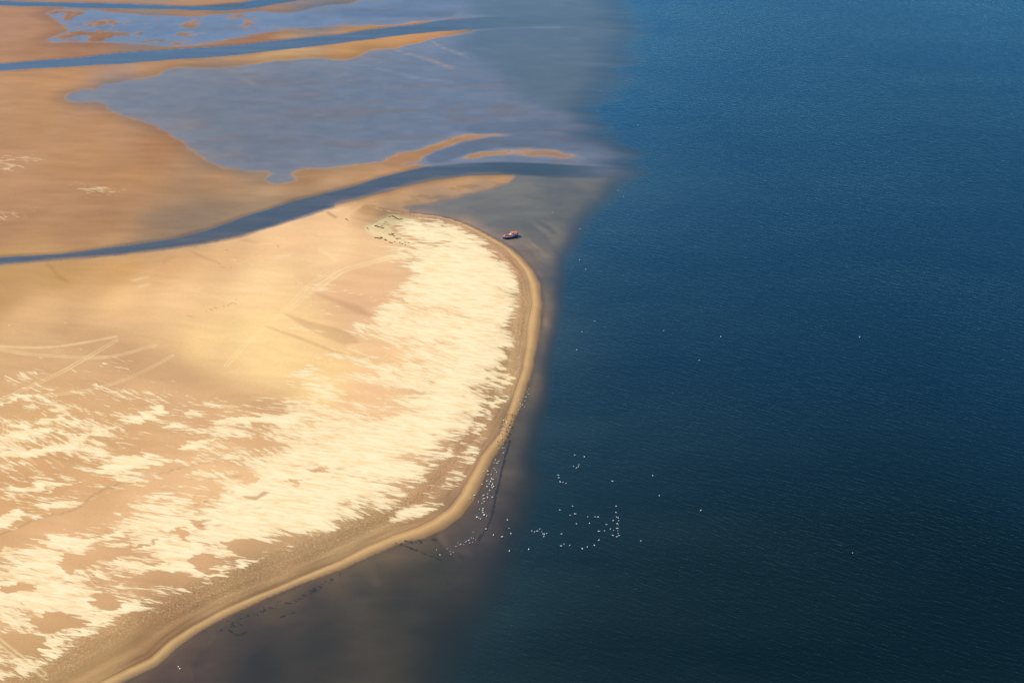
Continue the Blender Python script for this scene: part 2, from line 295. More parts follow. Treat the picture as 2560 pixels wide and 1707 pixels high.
cream = up(idw(Xc, Yc, [(p[0], p[1], (p[2]*.88+.06 if p[2] > .2 else p[2]*.9+.08)) for p in cream_pts], 3.4, 8.0))
marg = up(sd_mar)
cream = cream + 0.22*fbm(X*.03, Y*.05, 50, 3)
cream = np.where(marg > -60, cream, cream)
outer = ss(-26, 4, dB-wg*1.0)                  # no drift on the beach face
cream = cream - 1.6*ss(wg*1.5, wg*1.0, dB)*side
edge = ss(0, -10.0, marg)*side*ss(70, 30, dB)

# surveyed outlines of the larger drifts (+) and bare patches (-)
Z7 = lambda L: [(a/1.8375, 1005+b/1.8375) for a, b in L]
def patch(poly, amt, soft=1.2):
    global cream
    P = smooth_line(GP(poly), 3, True); pad = soft*3+14; lo = P.min(0)-pad; hi = P.max(0)+pad
    m = (X > lo[0]) & (X < hi[0]) & (Y > lo[1]) & (Y < hi[1])
    xm, ym = X[m], Y[m]; al = xm*.95-ym*.30; acr = xm*.30+ym*.95
    wob = 7.5*fbm(al*.05, acr*.42, 211, 3)+4.0*fbm(al*.02, acr*.10, 215, 2); w2 = 2.0*fbm(xm*.09, ym*.09, 219, 3)
    cream[m] += amt*.85*ss(-soft*1.6, soft*1.6, sdf(xm+wob*.95+w2*.3, ym-wob*.30+w2, P))
for L in ([(620,830),(660,800),(760,790),(860,810),(930,830),(880,860),(780,850),(690,850)], [(410,930),(450,900),(520,890),(550,920),(540,960),(480,960)],
          [(140,1040),(200,1000),(300,985),(400,1020),(360,1060),(290,1050),(230,1070)], [(-40,1090),(100,1080),(200,1090),(210,1140),(150,1170),(80,1150),(-40,1110)],
          [(1050,680),(1060,650),(1160,640),(1250,665),(1200,700),(1100,710)], [(900,760),(900,720),(960,710),(1000,740),(940,780)], [(880,560),(960,545),(940,580),(890,590)],
          [(780,590),(850,580),(830,620),(850,650),(800,630)], [(300,740),(420,690),(600,680),(750,630),(600,700),(470,735),(330,790)],
          [(-60,660),(180,550),(480,450),(750,360),(1100,262),(900,335),(700,405),(480,510),(250,600),(-60,710)], [(1085,335),(1150,340),(1180,365),(1110,370)], [(1430,310),(1480,300),(1490,325),(1440,330)],
          [(1320,370),(1380,365),(1380,395),(1340,390)], [(20,860),(90,830),(170,850),(60,890)]):
    patch(Z7(L), -1.25)
for L in ([(165,105),(210,85),(290,70),(322,72),(240,98),(190,115)], [(340,205),(370,165),(400,150),(560,122),(470,147),(420,165),(375,190)], [(560,95),(620,80),(700,40),(765,25),(765,62),(680,88),(600,107)],
          [(0,240),(140,235),(250,205),(345,212),(240,238),(160,265),(60,262)], [(420,312),(600,260),(700,245),(790,288),(600,312),(500,332)], [(60,402),(160,393),(172,412),(80,417)], [(140,381),(310,377),(300,392),(160,394)],
          [(200,485),(370,458),(330,482),(230,503)], [(-40,545),(90,500),(105,520),(60,562),(-40,590)], [(820,217),(980,178),(950,202),(850,232)], [(540,370),(640,358),(620,378)], [(70,118),(130,116),(112,132)], [(60,165),(120,148),(100,172)], [(150,136),(232,128),(180,147)],
          [(210,640),(300,620),(420,640),(560,600),(480,650),(330,670),(230,670)], [(210,1110),(260,1090),(280,1120),(250,1150),(270,1175),(200,1165)], [(410,1000),(440,980),(480,975),(560,945),(585,960),(500,990),(440,1030)], [(310,1045),(370,1040),(395,1060),(350,1085)],
          [(980,775),(1120,740),(1230,722),(1100,760),(1010,785)], [(740,770),(800,755),(960,800),(1060,790),(1020,812),(880,800)], [(880,60),(930,62),(920,78),(885,78)],[(270,145),(300,138),(290,152)],[(1000,95),(1200,75),(1400,60),(1300,100),(1080,110)]):
    patch(Z7(L), 1.05)
patch([(a/2.735, 570+b/2.735) for a, b in [(-20,1235),(60,1180),(160,1148),(225,1155),(205,1195),(150,1172),(40,1212)]], 1.1)
patch([(965,1298),(985,1317),(1060,1290),(1130,1240),(1185,1160),(1225,1080),(1262,990),(1290,925),(1272,925),(1235,990),(1195,1075),(1145,1155),(1085,1220),(1025,1262)], 1.0, 2.5)
patch([(0,392),(60,385),(115,396),(90,412),(30,424),(0,424)], 1.15, 7); patch([(125,440),(200,452),(300,470),(310,490),(200,485),(140,462)], 1.0, 9); patch([(-20,530),(110,512),(90,540),(40,565),(-20,570)], 1.05, 8)
patch([(560,1300),(640,1200),(800,1160),(930,1130),(950,1230),(860,1285),(760,1320),(640,1350)], .45, 14); patch([(1010,700),(1100,640),(1200,700),(1250,800),(1180,960),(1090,1080),(1000,1080),(1060,900)], .25, 14)
cream = cream - .45*north
creamM = cream - 0.75*edge - 2*ss(.2, .05, Hh)

# full-resolution line features --------------------------------------------------
def line_field(pts, pad, px=True, sm=5):
    L = smooth_line(GP(pts), sm) if px else pts
    lo = L.min(0)-pad; hi = L.max(0)+pad
    m = (X > lo[0]) & (X < hi[0]) & (Y > lo[1]) & (Y < hi[1])
    D = np.full(X.shape, 1e3)
    if m.any(): D[m] = dist_line(X[m], Y[m], L)
    return D
track = np.zeros(X.shape)
def rut(pts, gap, w, a, off=0):
    global track
    D = line_field(pts, 8)
    f = np.exp(-((D-gap/2)/w)**2) if gap > 0 else np.exp(-(D/w)**2)
    track = np.maximum(track, a*f*(0.75+.35*fbm(X*.12, Y*.12, 61+off, 2)))
rut([(-60,866),(0,870),(73,873),(146,870),(219,859),(290,846)], 0, 1.5, .85)
rut([(-60,866),(0,877),(62,888),(146,895),(249,898),(311,889),(366,873),(385,868)], 2.2, .65, .8)
rut([(290,856),(235,888),(170,926),(105,958),(73,972),(0,1005),(-60,1030)], 2.6, .55, 1.0)
rut([(431,894),(390,917),(351,936),(300,958),(234,976),(154,990),(90,994)], 2.2, .5, .75)
rut([(1085,630),(1043,636),(961,652),(905,667),(860,680),(825,702),(790,726)], 4.4, 1.2, .9)
rut([(1085,630),(1043,636),(961,652),(905,667),(860,677)], 0, 1.6, .6)
rut([(860,676),(790,724),(728,775),(690,800),(658,826),(610,870),(567,917)], 2.6, .6, .65)
rut([(845,676),(780,712),(728,765),(700,790)], 2.6, .6, .6)
rut([(0,1050),(12,1062),(14,1085),(4,1105),(-8,1115)], 2.4, .5, .9)
rut([(-10,1600),(40,1640),(80,1668),(110,1690)], 2.6, .6, 1.0)
rut([(80,1130),(140,1155),(160,1172)], 0, .8, .4)
for (a, b, g) in (((336,705),(368,697),1), ((352,720),(372,716),1), ((800,628),(840,654),1),((690,648),(720,642),1)):
    rut([a, ((a[0]+b[0])/2, (a[1]+b[1])/2-1), b], 0, 2.2, .55, a[0] % 17)

dark = np.zeros(X.shape)                 # damp darker streaks on the bank
def streak(poly, soft, amt):
    global dark
    P = GP(poly); lo = P.min(0)-12; hi = P.max(0)+12
    m = (X > lo[0]) & (X < hi[0]) & (Y > lo[1]) & (Y < hi[1])
    dark[m] = np.maximum(dark[m], amt*ss(-soft, soft, sdf(X[m], Y[m], P)))
streak([(708,786),(770,806),(830,822),(880,838),(900,862),(860,866),(815,850),(760,822)], 1.8, .55)
streak([(662,817),(740,842),(860,890),(862,897),(740,850),(664,822)], 1.6, .55)
streak([(790,735),(900,770),(940,800),(900,790),(800,745)], 3, .5)
streak([(180,795),(270,840),(360,868),(480,915),(600,965),(730,1010),(800,1035),(700,1040),(500,985),(350,950),(120,830)], 9, .35)
streak([(470,625),(548,657),(545,661),(500,645)], 1.4, .4)
streak([(608,598),(655,607),(640,610),(600,604)], 1.4, .4)
streak([(820,528),(845,545),(838,548),(815,534)], 1.0, .9)
streak([(115,650),(150,690),(175,712),(150,700),(118,664)], 2.0, .45)
streak([(400,650),(440,640),(430,650),(410,662)], 3.0, .3)
for q in range(26):                      # small damp flecks in the cream sheet
    rnd = random.Random(q); cx = rnd.choice([615, 635, 520, 730, 560, 690, 750, 480, 800, 870]) + rnd.uniform(-40, 40); cy = 1243+rnd.uniform(-60, 75)-(cx-600)*.22
    l = rnd.uniform(5, 22); t = rnd.uniform(1.5, 4)
    streak([(cx-l, cy-t*.2), (cx, cy-t), (cx+l, cy-l*.22), (cx+l*.6, cy+t*.4), (cx-l*.2, cy+t)], 1.0, rnd.uniform(.3, .75))
streak([(606,1243),(640,1246),(660,1232),(675,1236),(640,1256),(612,1250)], .8, 1.0)
# ridge scarps: steps in the ground that throw thin shadows
def scarp(pts, hgt, w=1.2, jag=1.0):
    """raise the ground on the right-hand side of the line by a low bank that dies out inland"""
    L = smooth_line(GP(pts), 5); lo = L.min(0)-30; hi = L.max(0)+30
    m = (X > lo[0]) & (X < hi[0]) & (Y > lo[1]) & (Y < hi[1])
    xm, ym = X[m], Y[m]
    best = np.full(xm.shape, 1e18); sg = np.ones(xm.shape); tt = np.zeros(xm.shape)
    for i in range(len(L)-1):
        a, b = L[i], L[i+1]; d = b-a; q = max(d@d, 1e-9)
        t = np.clip(((xm-a[0])*d[0]+(ym-a[1])*d[1])/q, 0, 1)
        e = (xm-a[0]-t*d[0])**2+(ym-a[1]-t*d[1])**2; k = e < best
        best = np.where(k, e, best); s = d[0]*(ym-a[1])-d[1]*(xm-a[0]); sg = np.where(k, np.sign(s), sg); tt = np.where(k, (i+t)/(len(L)-1), tt)
    D = np.sqrt(best)*sg + jag*vnoise(xm*.5, ym*.5, 77)
    ends = ss(0, .12, tt)*ss(1, .88, tt)
    Hh[m] += hgt*ends*ss(-w, w, D)*ss(24, 4, D)
scarp([(-100,1385),(0,1342),(50,1322),(91,1302),(176,1283),(220,1255),(263,1228),(330,1205),(402,1188),(500,1165),(567,1152)], .28)
scarp([(914,571),(947,554),(970,543),(987,544),(1013,549),(1033,548)], .45, .8, .4)

weed = np.zeros(X.shape)                 # 0..1 likelihood of dark weed / wrack / mussel crust
def wline(pts, w, a, j=.6):
    global weed
    D = line_field(pts, 12)+j*fbm(X*.4, Y*.4, 81, 2)
    weed = np.maximum(weed, a*np.exp(-(np.maximum(D, 0)/w)**2))
wline([(1345,915),(1339,930),(1322,985),(1306,1030),(1290,1066),(1275,1101)], .7, .45)
wline([(1275,1101),(1262,1145),(1255,1175),(1242,1228),(1236,1255),(1231,1284),(1215,1320),(1195,1350)], .95, .95)
wline([(990,1358),(1005,1362),(1020,1366),(1050,1378),(1080,1390),(1104,1399)], .8, .9)
wline([(1000,1360),(1020,1352),(1050,1352),(1090,1348)], 2.4, .62, 1.5)
wline([(700,1542),(716,1536),(735,1530)], .9, .8)
wline([(570,1572),(588,1582),(596,1586),(615,1578)], .9, .9)
wline([(560,1562),(620,1540),(680,1515),(740,1500),(790,1470),(850,1436)], 3.2, .56, 2.5)
wline([(520,1592),(560,1570),(600,1560)], 2.4, .5, 2)
wline([(905,545),(925,560),(915,571),(947,554)], .5, .35)
wline([(962,1437),(1000,1400)], .3, .0)
wline([(540,601),(580,594),(610,588),(640,580)], 1.2, .5, 1.0)
wline([(380,622),(420,628),(470,620),(520,612)], 3.0, .42, 2.0)
wline([(0,660),(60,656),(150,650),(300,636),(420,622),(520,607),(650,574),(730,549),(800,526),(850,512)], .9, .55, .7)
wline([(0,641),(154,634),(307,614),(430,597)], .9, .35, .7)
wline([(600,137),(440,150),(220,163)], 1.3, .3, .7)
wline([(290,133),(440,124),(600,112)], 1.3, .45, .7)
# greenish algae patch on the spit's shoulder
algP = GP([(913,572),(947,553),(970,541),(990,541),(1013,547),(1034,546),(1050,558),(1040,566),(1005,562),(975,572),(985,585),(1010,598),(1036,612),(1024,618),(975,606),(931,592),(918,582)])
m = (X > algP[:, 0].min()-10) & (X < algP[:, 0].max()+10) & (Y > algP[:, 1].min()-10) & (Y < algP[:, 1].max()+10)
alg = np.zeros(X.shape); alg[m] = ss(-3, 2.5, sdf(X[m], Y[m], algP))
gr = srgb([252,236,186])/K
base = base*(1-.45*alg[..., None])+gr*.45*alg[..., None]
# rough pebbly ground between drift and beach face
grain = side*ss(wg*1.1, wg*1.5, dB)*ss(8, -3, marg)*ss(-30, -8, marg)*ss(60, 30, dB)
# swash hollows: faint along-shore darker bands on the margin
bandn = fbm((dB+2*wav)*.28, (X*.6+Y*.6)*.02, 91, 3)
base = base*(1-(side*ss(wg, wg*1.3, dB)*ss(44, 24, dB)*(.5-.5*bandn)*.25)[..., None]*np.array([1, 1, 1.1]))

# ------------------------------------------------------------------ meshes
def build_grid(name, Z, keep=None, colors={}, floats={}):
    idx = np.arange(NX*NY).reshape(NY, NX)
    q = np.stack([idx[:-1, :-1], idx[:-1, 1:], idx[1:, 1:], idx[1:, :-1]], -1).reshape(-1, 4)
    if keep is not None:
        q = q[keep[q].any(1)]
    used = np.zeros(NX*NY, bool); used[q.ravel()] = True
    new = np.cumsum(used)-1; q = new[q]
    P = np.stack([X.ravel(), Y.ravel(), Z.ravel()], 1)[used].astype(np.float32)
    me = bpy.data.meshes.new(name)
    me.vertices.add(len(P)); me.vertices.foreach_set('co', P.ravel())
    me.loops.add(q.size); me.loops.foreach_set('vertex_index', q.ravel().astype(np.int32))
    me.polygons.add(len(q)); me.polygons.foreach_set('loop_start', np.arange(0, q.size, 4, dtype=np.int32))
    me.polygons.foreach_set('loop_total', np.full(len(q), 4, np.int32)); me.polygons.foreach_set('use_smooth', np.ones(len(q), bool))
    me.update(calc_edges=True)
    for k, v in colors.items():
        a = me.attributes.new(k, 'FLOAT_COLOR', 'POINT'); c = np.concatenate([v.reshape(-1, 3)[used], np.ones((used.sum(), 1))], 1)
        a.data.foreach_set('color', c.astype(np.float32).ravel())
    for k, v in floats.items():
        a = me.attributes.new(k, 'FLOAT', 'POINT'); a.data.foreach_set('value', v.ravel()[used].astype(np.float32))
    o = bpy.data.objects.new(name, me); S.collection.objects.link(o); o['kind'] = 'structure'
    return o
wet = np.clip(1-ss(.02, .55, Hh), 0, 1)
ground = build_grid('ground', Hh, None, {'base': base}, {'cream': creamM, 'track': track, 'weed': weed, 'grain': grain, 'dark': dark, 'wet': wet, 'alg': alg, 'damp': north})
plume_haze = np.clip(up(idw(Xc, Yc, [(1100,300,1),(1300,100,1),(1500,250,.6),(1500,20,.75),(1450,450,.6),(1300,520,.45),(1750,80,.42),(2000,150,.34),(2400,50,.42),(2500,-200,.6),(1500,-300,.7),(2400,400,.20),(1800,350,.24),(1800,600,.19),(2400,700,.20),(1500,650,.14),
  (1400,900,.10),(1800,950,.15),(2400,1050,.12),(1350,1250,.05),(1800,1350,-.05),(2400,1500,-.16),(1500,1650,-.1),(1000,1600,-.05),(1900,1700,-.2),(2500,1800,-.2),(500,250,1),(500,60,1)], 2.6, 90)), 0, 1)  # estuary plume, plus haze and vignette painted into the open sea
dse = np.maximum(sd_sea+14, 0); turb = (.62*np.exp(-dse/26)+.38*np.exp(-dse/150))*(.85+.5*fbm(X*.008, Y*.02, 231, 4))
water = build_grid('sea', np.zeros(X.shape), (Hh.ravel() < 0.12), {}, {'depth': np.maximum(-Hh, 0), 'plume_haze': plume_haze, 'turb': np.clip(turb, 0, 1)})

# ------------------------------------------------------------------ materials
class NT:
    def __init__(s, name):
        s.m = bpy.data.materials.new(name); s.m.use_nodes = True; s.t = s.m.node_tree; s.t.nodes.clear()
    def n(s, t, **k):
        a = s.t.nodes.new(t)
        for p, v in k.items(): setattr(a, p, v)
        return a
    def l(s, a, b): s.t.links.new(a, b)
    def put(s, v, sock):
        if isinstance(v, (int, float)): sock.default_value = v
        elif isinstance(v, (tuple, list)): sock.default_value = tuple(v)+((1,) if len(v) == 3 and sock.type == 'RGBA' else ())
        else: s.l(v, sock)
    def math(s, op, a, b=0.0, c=0.0, clamp=False):
        n = s.n('ShaderNodeMath', operation=op, use_clamp=clamp)
        s.put(a, n.inputs[0]); s.put(b, n.inputs[1]); s.put(c, n.inputs[2]); return n.outputs[0]
    def attr(s, name, col=False):
        n = s.n('ShaderNodeAttribute', attribute_name=name); return n.outputs['Color' if col else 'Fac']
    def mix(s, f, a, b, mode='MIX'):
        n = s.n('ShaderNodeMix', data_type='RGBA', blend_type=mode); s.put(f, n.inputs[0]); s.put(a, n.inputs[6]); s.put(b, n.inputs[7]); return n.outputs[2]
    def sstep(s, v, a, b):
        n = s.n('ShaderNodeMapRange', interpolation_type='SMOOTHSTEP'); s.put(v, n.inputs[0]); n.inputs[1].default_value = a; n.inputs[2].default_value = b; return n.outputs[0]
    def coord(s, ang, sc):
        g = s.n('ShaderNodeNewGeometry') if not hasattr(s, 'g') else s.g; s.g = g
        r = s.n('ShaderNodeVectorRotate', rotation_type='Z_AXIS'); s.l(g.outputs['Position'], r.inputs['Vector']); r.inputs['Angle'].default_value = -math.radians(ang)
        m = s.n('ShaderNodeVectorMath', operation='MULTIPLY'); s.l(r.outputs[0], m.inputs[0]); m.inputs[1].default_value = sc; return m.outputs[0]
    def noise(s, co, scale=1.0, detail=3, rough=.5, dist=0.0):
        n = s.n('ShaderNodeTexNoise'); s.l(co, n.inputs['Vector']); n.inputs['Scale'].default_value = scale; n.inputs['Detail'].default_value = detail
        n.inputs['Roughness'].default_value = rough; n.inputs['Distortion'].default_value = dist; return n.outputs['Fac']
CREAM = tuple(srgb([253,231,192])/K)

def mat_ground():
    t = NT('tidal_sand'); base = t.attr('base', True)
    # streaky wind noise, two directions
    sA = t.noise(t.coord(-12, (.060, .31, .1)), 1.0, 4, .55, 1.0)
    sB = t.noise(t.coord(-34, (.050, .27, .1)), 1.0, 4, .55, 1.2)
    big = t.noise(t.coord(-20, (.018, .05, .1)), 1.0, 3, .5, .4)
    fine = t.noise(t.coord(-16, (.13, .85, .2)), 1.0, 4, .6, .5)
    sel = t.sstep(t.noise(t.coord(0, (.008, .008, .008)), 1.0, 1), .42, .58)
    st = t.math('ADD', t.math('MULTIPLY', sA, t.math('SUBTRACT', 1.0, sel)), t.math('MULTIPLY', sB, sel))
    f = t.math('ADD', t.attr('cream'), t.math('MULTIPLY', t.math('SUBTRACT', st, .5), 2.7))
    f = t.math('ADD', f, t.math('MULTIPLY', t.math('SUBTRACT', big, .5), 2.4))
    f = t.math('ADD', f, t.math('MULTIPLY', t.math('SUBTRACT', fine, .5), 1.5))
    cm = t.math('MULTIPLY', t.sstep(f, .0, .38), t.math('ADD', .80, t.math('MULTIPLY', t.sstep(f, .3, .9), .20)))
    cm = t.math('MULTIPLY', cm, t.math('SUBTRACT', 1.0, t.math('MULTIPLY', t.attr('damp'), .55)))
    # base tonal grain
    n1 = t.noise(t.coord(-10, (.02, .07, .05)), 1.0, 4, .6, .5)
    n2 = t.noise(t.coord(-18, (.5, 1.6, .5)), 1.0, 3, .6)
    n3 = t.noise(t.coord(5, (.8, .8, .8)), 1.0, 2, .7)
    b = t.mix(t.sstep(n1, .3, .7), t.mix(1.0, base, (.95, .94, .93), 'MULTIPLY'), t.mix(1.0, base, (1.04, 1.035, 1.03), 'MULTIPLY'))
    b = t.mix(t.math('MULTIPLY', t.sstep(n2, .42, .70), .30), b, t.mix(1.0, b, (.74, .70, .66), 'MULTIPLY'))
    b = t.mix(t.math('MULTIPLY', t.attr('dark'), .95), b, t.mix(1.0, b, (.68, .62, .62), 'MULTIPLY'))
    # pebbly margin
    gm = t.math('MULTIPLY', t.attr('grain'), t.sstep(n3, .52, .66))
    b = t.mix(t.math('MULTIPLY', gm, .42), b, t.mix(1.0, b, (.55, .52, .48), 'MULTIPLY'))
    gm2 = t.math('MULTIPLY', t.attr('grain'), t.sstep(n3, .42, .30))
    b = t.mix(t.math('MULTIPLY', gm2, .35), b, CREAM)
    fs = t.noise(t.coord(-14, (.07, .62, .1)), 1.0, 4, .65, .6)
    cmc = t.math('MULTIPLY', cm, t.math('SUBTRACT', 1.0, t.math('MULTIPLY', t.attr('dark'), .75)))
    crm = t.mix(t.sstep(t.math('ADD', t.math('MULTIPLY', sA, .45), t.math('MULTIPLY', fs, .55)), .38, .56), tuple(c*k for c, k in zip(CREAM, (.92, .80, .66))), CREAM)
    c = t.mix(cmc, b, crm)
    c = t.mix(t.math('MULTIPLY', t.attr('track'), .62, clamp=True), c, tuple(c_*k for c_, k in zip(CREAM, (.99, .93, .82))))
    # algae speckle
    an = t.noise(t.coord(0, (.55, .4, .5)), 1.0, 3, .65)
    am = t.math('MULTIPLY', t.attr('alg'), t.sstep(an, .60, .70))
    c = t.mix(t.math('MULTIPLY', am, .55), c, (.16, .14, .06))
    # weed, wrack and mussel crust
    wn_ = t.noise(t.coord(-20, (.30, .42, .3)), 1.0, 4, .7)
    wf = t.math('ADD', t.attr('weed'), t.math('MULTIPLY', t.math('SUBTRACT', wn_, .5), 1.9))
    wm = t.math('MULTIPLY', t.sstep(wf, .50, .72), t.sstep(t.attr('weed'), .12, .4))
    c = t.mix(t.math('MULTIPLY', wm, .85), c, (.030, .028, .026))
    P = t.n('ShaderNodeBsdfPrincipled'); t.l(c, P.inputs['Base Color'])
    rg = t.n('ShaderNodeMapRange'); t.l(t.attr('wet'), rg.inputs[0]); rg.inputs[3].default_value = .95; rg.inputs[4].default_value = .5; t.l(rg.outputs[0], P.inputs['Roughness'])
    P.inputs['Specular IOR Level'].default_value = .08
    hsum = t.math('ADD', t.math('MULTIPLY', cm, .10), t.math('ADD', t.math('MULTIPLY', n2, .10), t.math('MULTIPLY', n3, .06)))
    hsum = t.math('ADD', hsum, t.math('MULTIPLY', gm, -.12))
    bp = t.n('ShaderNodeBump'); bp.inputs['Strength'].default_value = .8; bp.inputs['Distance'].default_value = 1.0; t.l(hsum, bp.inputs['Height']); t.l(bp.outputs[0], P.inputs['Normal'])
    o = t.n('ShaderNodeOutputMaterial'); t.l(P.outputs[0], o.inputs[0]); return t.m
ground.data.materials.append(mat_ground())

def mat_water():
    t = NT('sea_water'); dep = t.attr('depth')
    op = t.math('SUBTRACT', 1.0, t.math('POWER', 2.71828, t.math('MULTIPLY', dep, -1.35)))
    pl = t.attr('plume_haze')
    deepc = t.mix(pl, (.0002, .0034, .0034), (.004, .056, .155))  # bluer far out, darker near: sky reflection and haze put into the colour
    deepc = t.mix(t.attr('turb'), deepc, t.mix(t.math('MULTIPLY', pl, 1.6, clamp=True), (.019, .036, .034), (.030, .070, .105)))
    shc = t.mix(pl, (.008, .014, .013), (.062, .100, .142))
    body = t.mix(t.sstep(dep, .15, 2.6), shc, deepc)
    wv1 = t.noise(t.coord(-28, (.12, .50, .2)), 1.0, 3, .55, .4)
    wv2 = t.noise(t.coord(12, (.35, .9, .3)), 1.0, 3, .6, .3)
    big = t.noise(t.coord(-8, (.004, .012, .01)), 1.0, 3, .55, .5)
    rip = t.sstep(dep, .05, 2.0)
    hh = t.math('ADD', t.math('MULTIPLY', wv1, .85), t.math('MULTIPLY', wv2, .45))
    hh = t.math('MULTIPLY', hh, t.math('ADD', .10, t.math('MULTIPLY', rip, t.math('ADD', .55, t.math('MULTIPLY', big, .9)))))
    bp = t.n('ShaderNodeBump'); bp.inputs['Strength'].default_value = 1.0; bp.inputs['Distance'].default_value = .42; t.l(hh, bp.inputs['Height'])
    D = t.n('ShaderNodeBsdfDiffuse'); t.l(body, D.inputs[0]); t.l(bp.outputs[0], D.inputs['Normal'])
    T = t.n('ShaderNodeBsdfTransparent'); T.inputs[0].default_value = (.93, .93, .91, 1)
    m1 = t.n('ShaderNodeMixShader'); t.l(op, m1.inputs[0]); t.l(T.outputs[0], m1.inputs[1]); t.l(D.outputs[0], m1.inputs[2])
    Gs = t.n('ShaderNodeBsdfGlossy'); Gs.inputs['Roughness'].default_value = .18; Gs.inputs[0].default_value = (.46, .88, .96, 1); t.l(bp.outputs[0], Gs.inputs['Normal'])
    F = t.n('ShaderNodeFresnel'); gg = t.n('ShaderNodeNewGeometry'); t.l(t.math('SUBTRACT', 1.34, t.math('MULTIPLY', gg.outputs['Backfacing'], 1.34-1/1.34)), F.inputs['IOR']); t.l(bp.outputs[0], F.inputs['Normal'])
    m2 = t.n('ShaderNodeMixShader'); t.l(t.math('MULTIPLY', F.outputs[0], t.sstep(dep, .0, .07)), m2.inputs[0]); t.l(m1.outputs[0], m2.inputs[1]); t.l(Gs.outputs[0], m2.inputs[2])
    o = t.n('ShaderNodeOutputMaterial'); t.l(m2.outputs[0], o.inputs[0]); return t.m
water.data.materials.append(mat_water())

# ------------------------------------------------------------------ things on the sand and the water
def height(x, y):
    j = np.clip(np.searchsorted(ROW, y)-1, 0, NY-2); fy = (y-ROW[j])/(ROW[j+1]-ROW[j])
    t = x/halfw(np.array([y]))[0]; i = np.clip(np.searchsorted(TC, t)-1, 0, NX-2); fx = (t-TC[i])/(TC[i+1]-TC[i])
    return float((Hh[j, i]*(1-fx)+Hh[j, i+1]*fx)*(1-fy)+(Hh[j+1, i]*(1-fx)+Hh[j+1, i+1]*fx)*fy)
def spot(u, v, land=True):
    x, y = (float(q) for q in G(u, v)); z = height(x, y)
    if land:                                   # raised ground shifts a surveyed spot slightly towards the viewer
        for _ in range(3):
            k = (H-z)/H; x2, y2 = (float(q)*k for q in G(u, v)); z = height(x2, y2)
        x, y = x2, y2
    return x, y, z
def paint(name, col, rough=.6, spec=.3, var=.12, sc=3.0, metal=0.0):
    t = NT(name); g = t.n('ShaderNodeTexCoord'); n = t.noise(g.outputs['Object'], sc, 3, .6)
    P = t.n('ShaderNodeBsdfPrincipled'); t.l(t.mix(n, tuple(c*(1-var) for c in col), tuple(min(1, c*(1+var)) for c in col)), P.inputs['Base Color'])
    P.inputs['Roughness'].default_value = rough; P.inputs['Specular IOR Level'].default_value = spec; P.inputs['Metallic'].default_value = metal
    o = t.n('ShaderNodeOutputMaterial'); t.l(P.outputs[0], o.inputs[0]); return t.m
def mesh_of(bm, name, mats, smooth=False):
    bmesh.ops.recalc_face_normals(bm, faces=bm.faces)
    me = bpy.data.meshes.new(name); bm.to_mesh(me); bm.free()
    for m_ in (mats if isinstance(mats, (list, tuple)) else [mats]): me.materials.append(m_)
    if smooth:
        for p in me.polygons: p.use_smooth = True
    return me
def link(name, me, parent=None):
    o = bpy.data.objects.new(name, me); S.collection.objects.link(o)
    if parent is not None: o.parent = parent
    return o
def tag(o, label, cat, group=None):
    o['label'] = label; o['category'] = cat
    if group: o['group'] = group
def tube(bm, a, b, r0, r1=None, n=8, cap=True):
    a = Vector(a); b = Vector(b); r1 = r0 if r1 is None else r1; d = (b-a).normalized()
    u = d.orthogonal().normalized(); w = d.cross(u); A, B = [], []
    for i in range(n):
        t = 2*math.pi*i/n; k = u*math.cos(t)+w*math.sin(t); A.append(bm.verts.new(a+k*r0)); B.append(bm.verts.new(b+k*r1))
    for i in range(n): bm.faces.new((A[i], A[(i+1) % n], B[(i+1) % n], B[i]))
    if cap: bm.faces.new(A[::-1]); bm.faces.new(B)
def box(bm, c, s, bev=0.0):
    r = bmesh.ops.create_cube(bm, size=1, matrix=Matrix.Translation(c) @ Matrix.Diagonal((*s, 1)))
    if bev: bmesh.ops.bevel(bm, geom=list({e for v in r['verts'] for e in v.link_edges}), offset=bev, segments=2, affect='EDGES')
def loft(bm, rings, cap=True):
    R = [[bm.verts.new(p) for p in ring] for ring in rings]
    for a, b in zip(R[:-1], R[1:]):
        n = len(a)
        for i in range(n): bm.faces.new((a[i], a[(i+1) % n], b[(i+1) % n], b[i]))
    if cap: bm.faces.new(R[0][::-1]); bm.faces.new(R[-1])

# ---- fishing boat
HULL = paint('navy_hull_paint', (.022, .045, .19), .35, .5, .15, 1.5); WHITE = paint('white_paint', (.62, .58, .54), .4, .5, .05, 2)
RED = paint('faded_red_paint', (.42, .07, .06), .5, .4, .2, 2); RUST = paint('rusty_orange_deck', (.36, .13, .045), .7, .3, .35, 2)
GLASS = paint('dark_window_glass', (.012, .016, .02), .08, .6, .1, 2); WOOD = paint('varnished_mast', (.30, .14, .05), .5, .4, .25, 4)
STEEL = paint('dark_steel', (.06, .055, .05), .5, .5, .2, 4, .3); NET = paint('brown_fishing_net', (.16, .07, .03), .95, .1, .5, 9)
BUOYC = paint('orange_buoy_rubber', (.80, .20, .04), .45, .4, .08, 3); LIFE = paint('pale_green_tarpaulin', (.42, .50, .44), .7, .3, .15, 3)
boat = bpy.data.objects.new('fishing_boat', None); S.collection.objects.link(boat)
tag(boat, 'navy hulled fishing boat with white wheelhouse and red aft canopy in the shallows', 'boat')
Lh, Bh = 12.6, 5.2
def sect(k):                                   # k 0 stern .. 1 bow
    w = Bh/2*(min(1, .80+.45*k) if k < .45 else math.sqrt(max(0.0, 1-((k-.45)/.56)**2.3))); sh = 1.05+.25*(1-k)**2+1.0*max(0, k-.35)**1.7*1.6
    return max(w, .05), sh
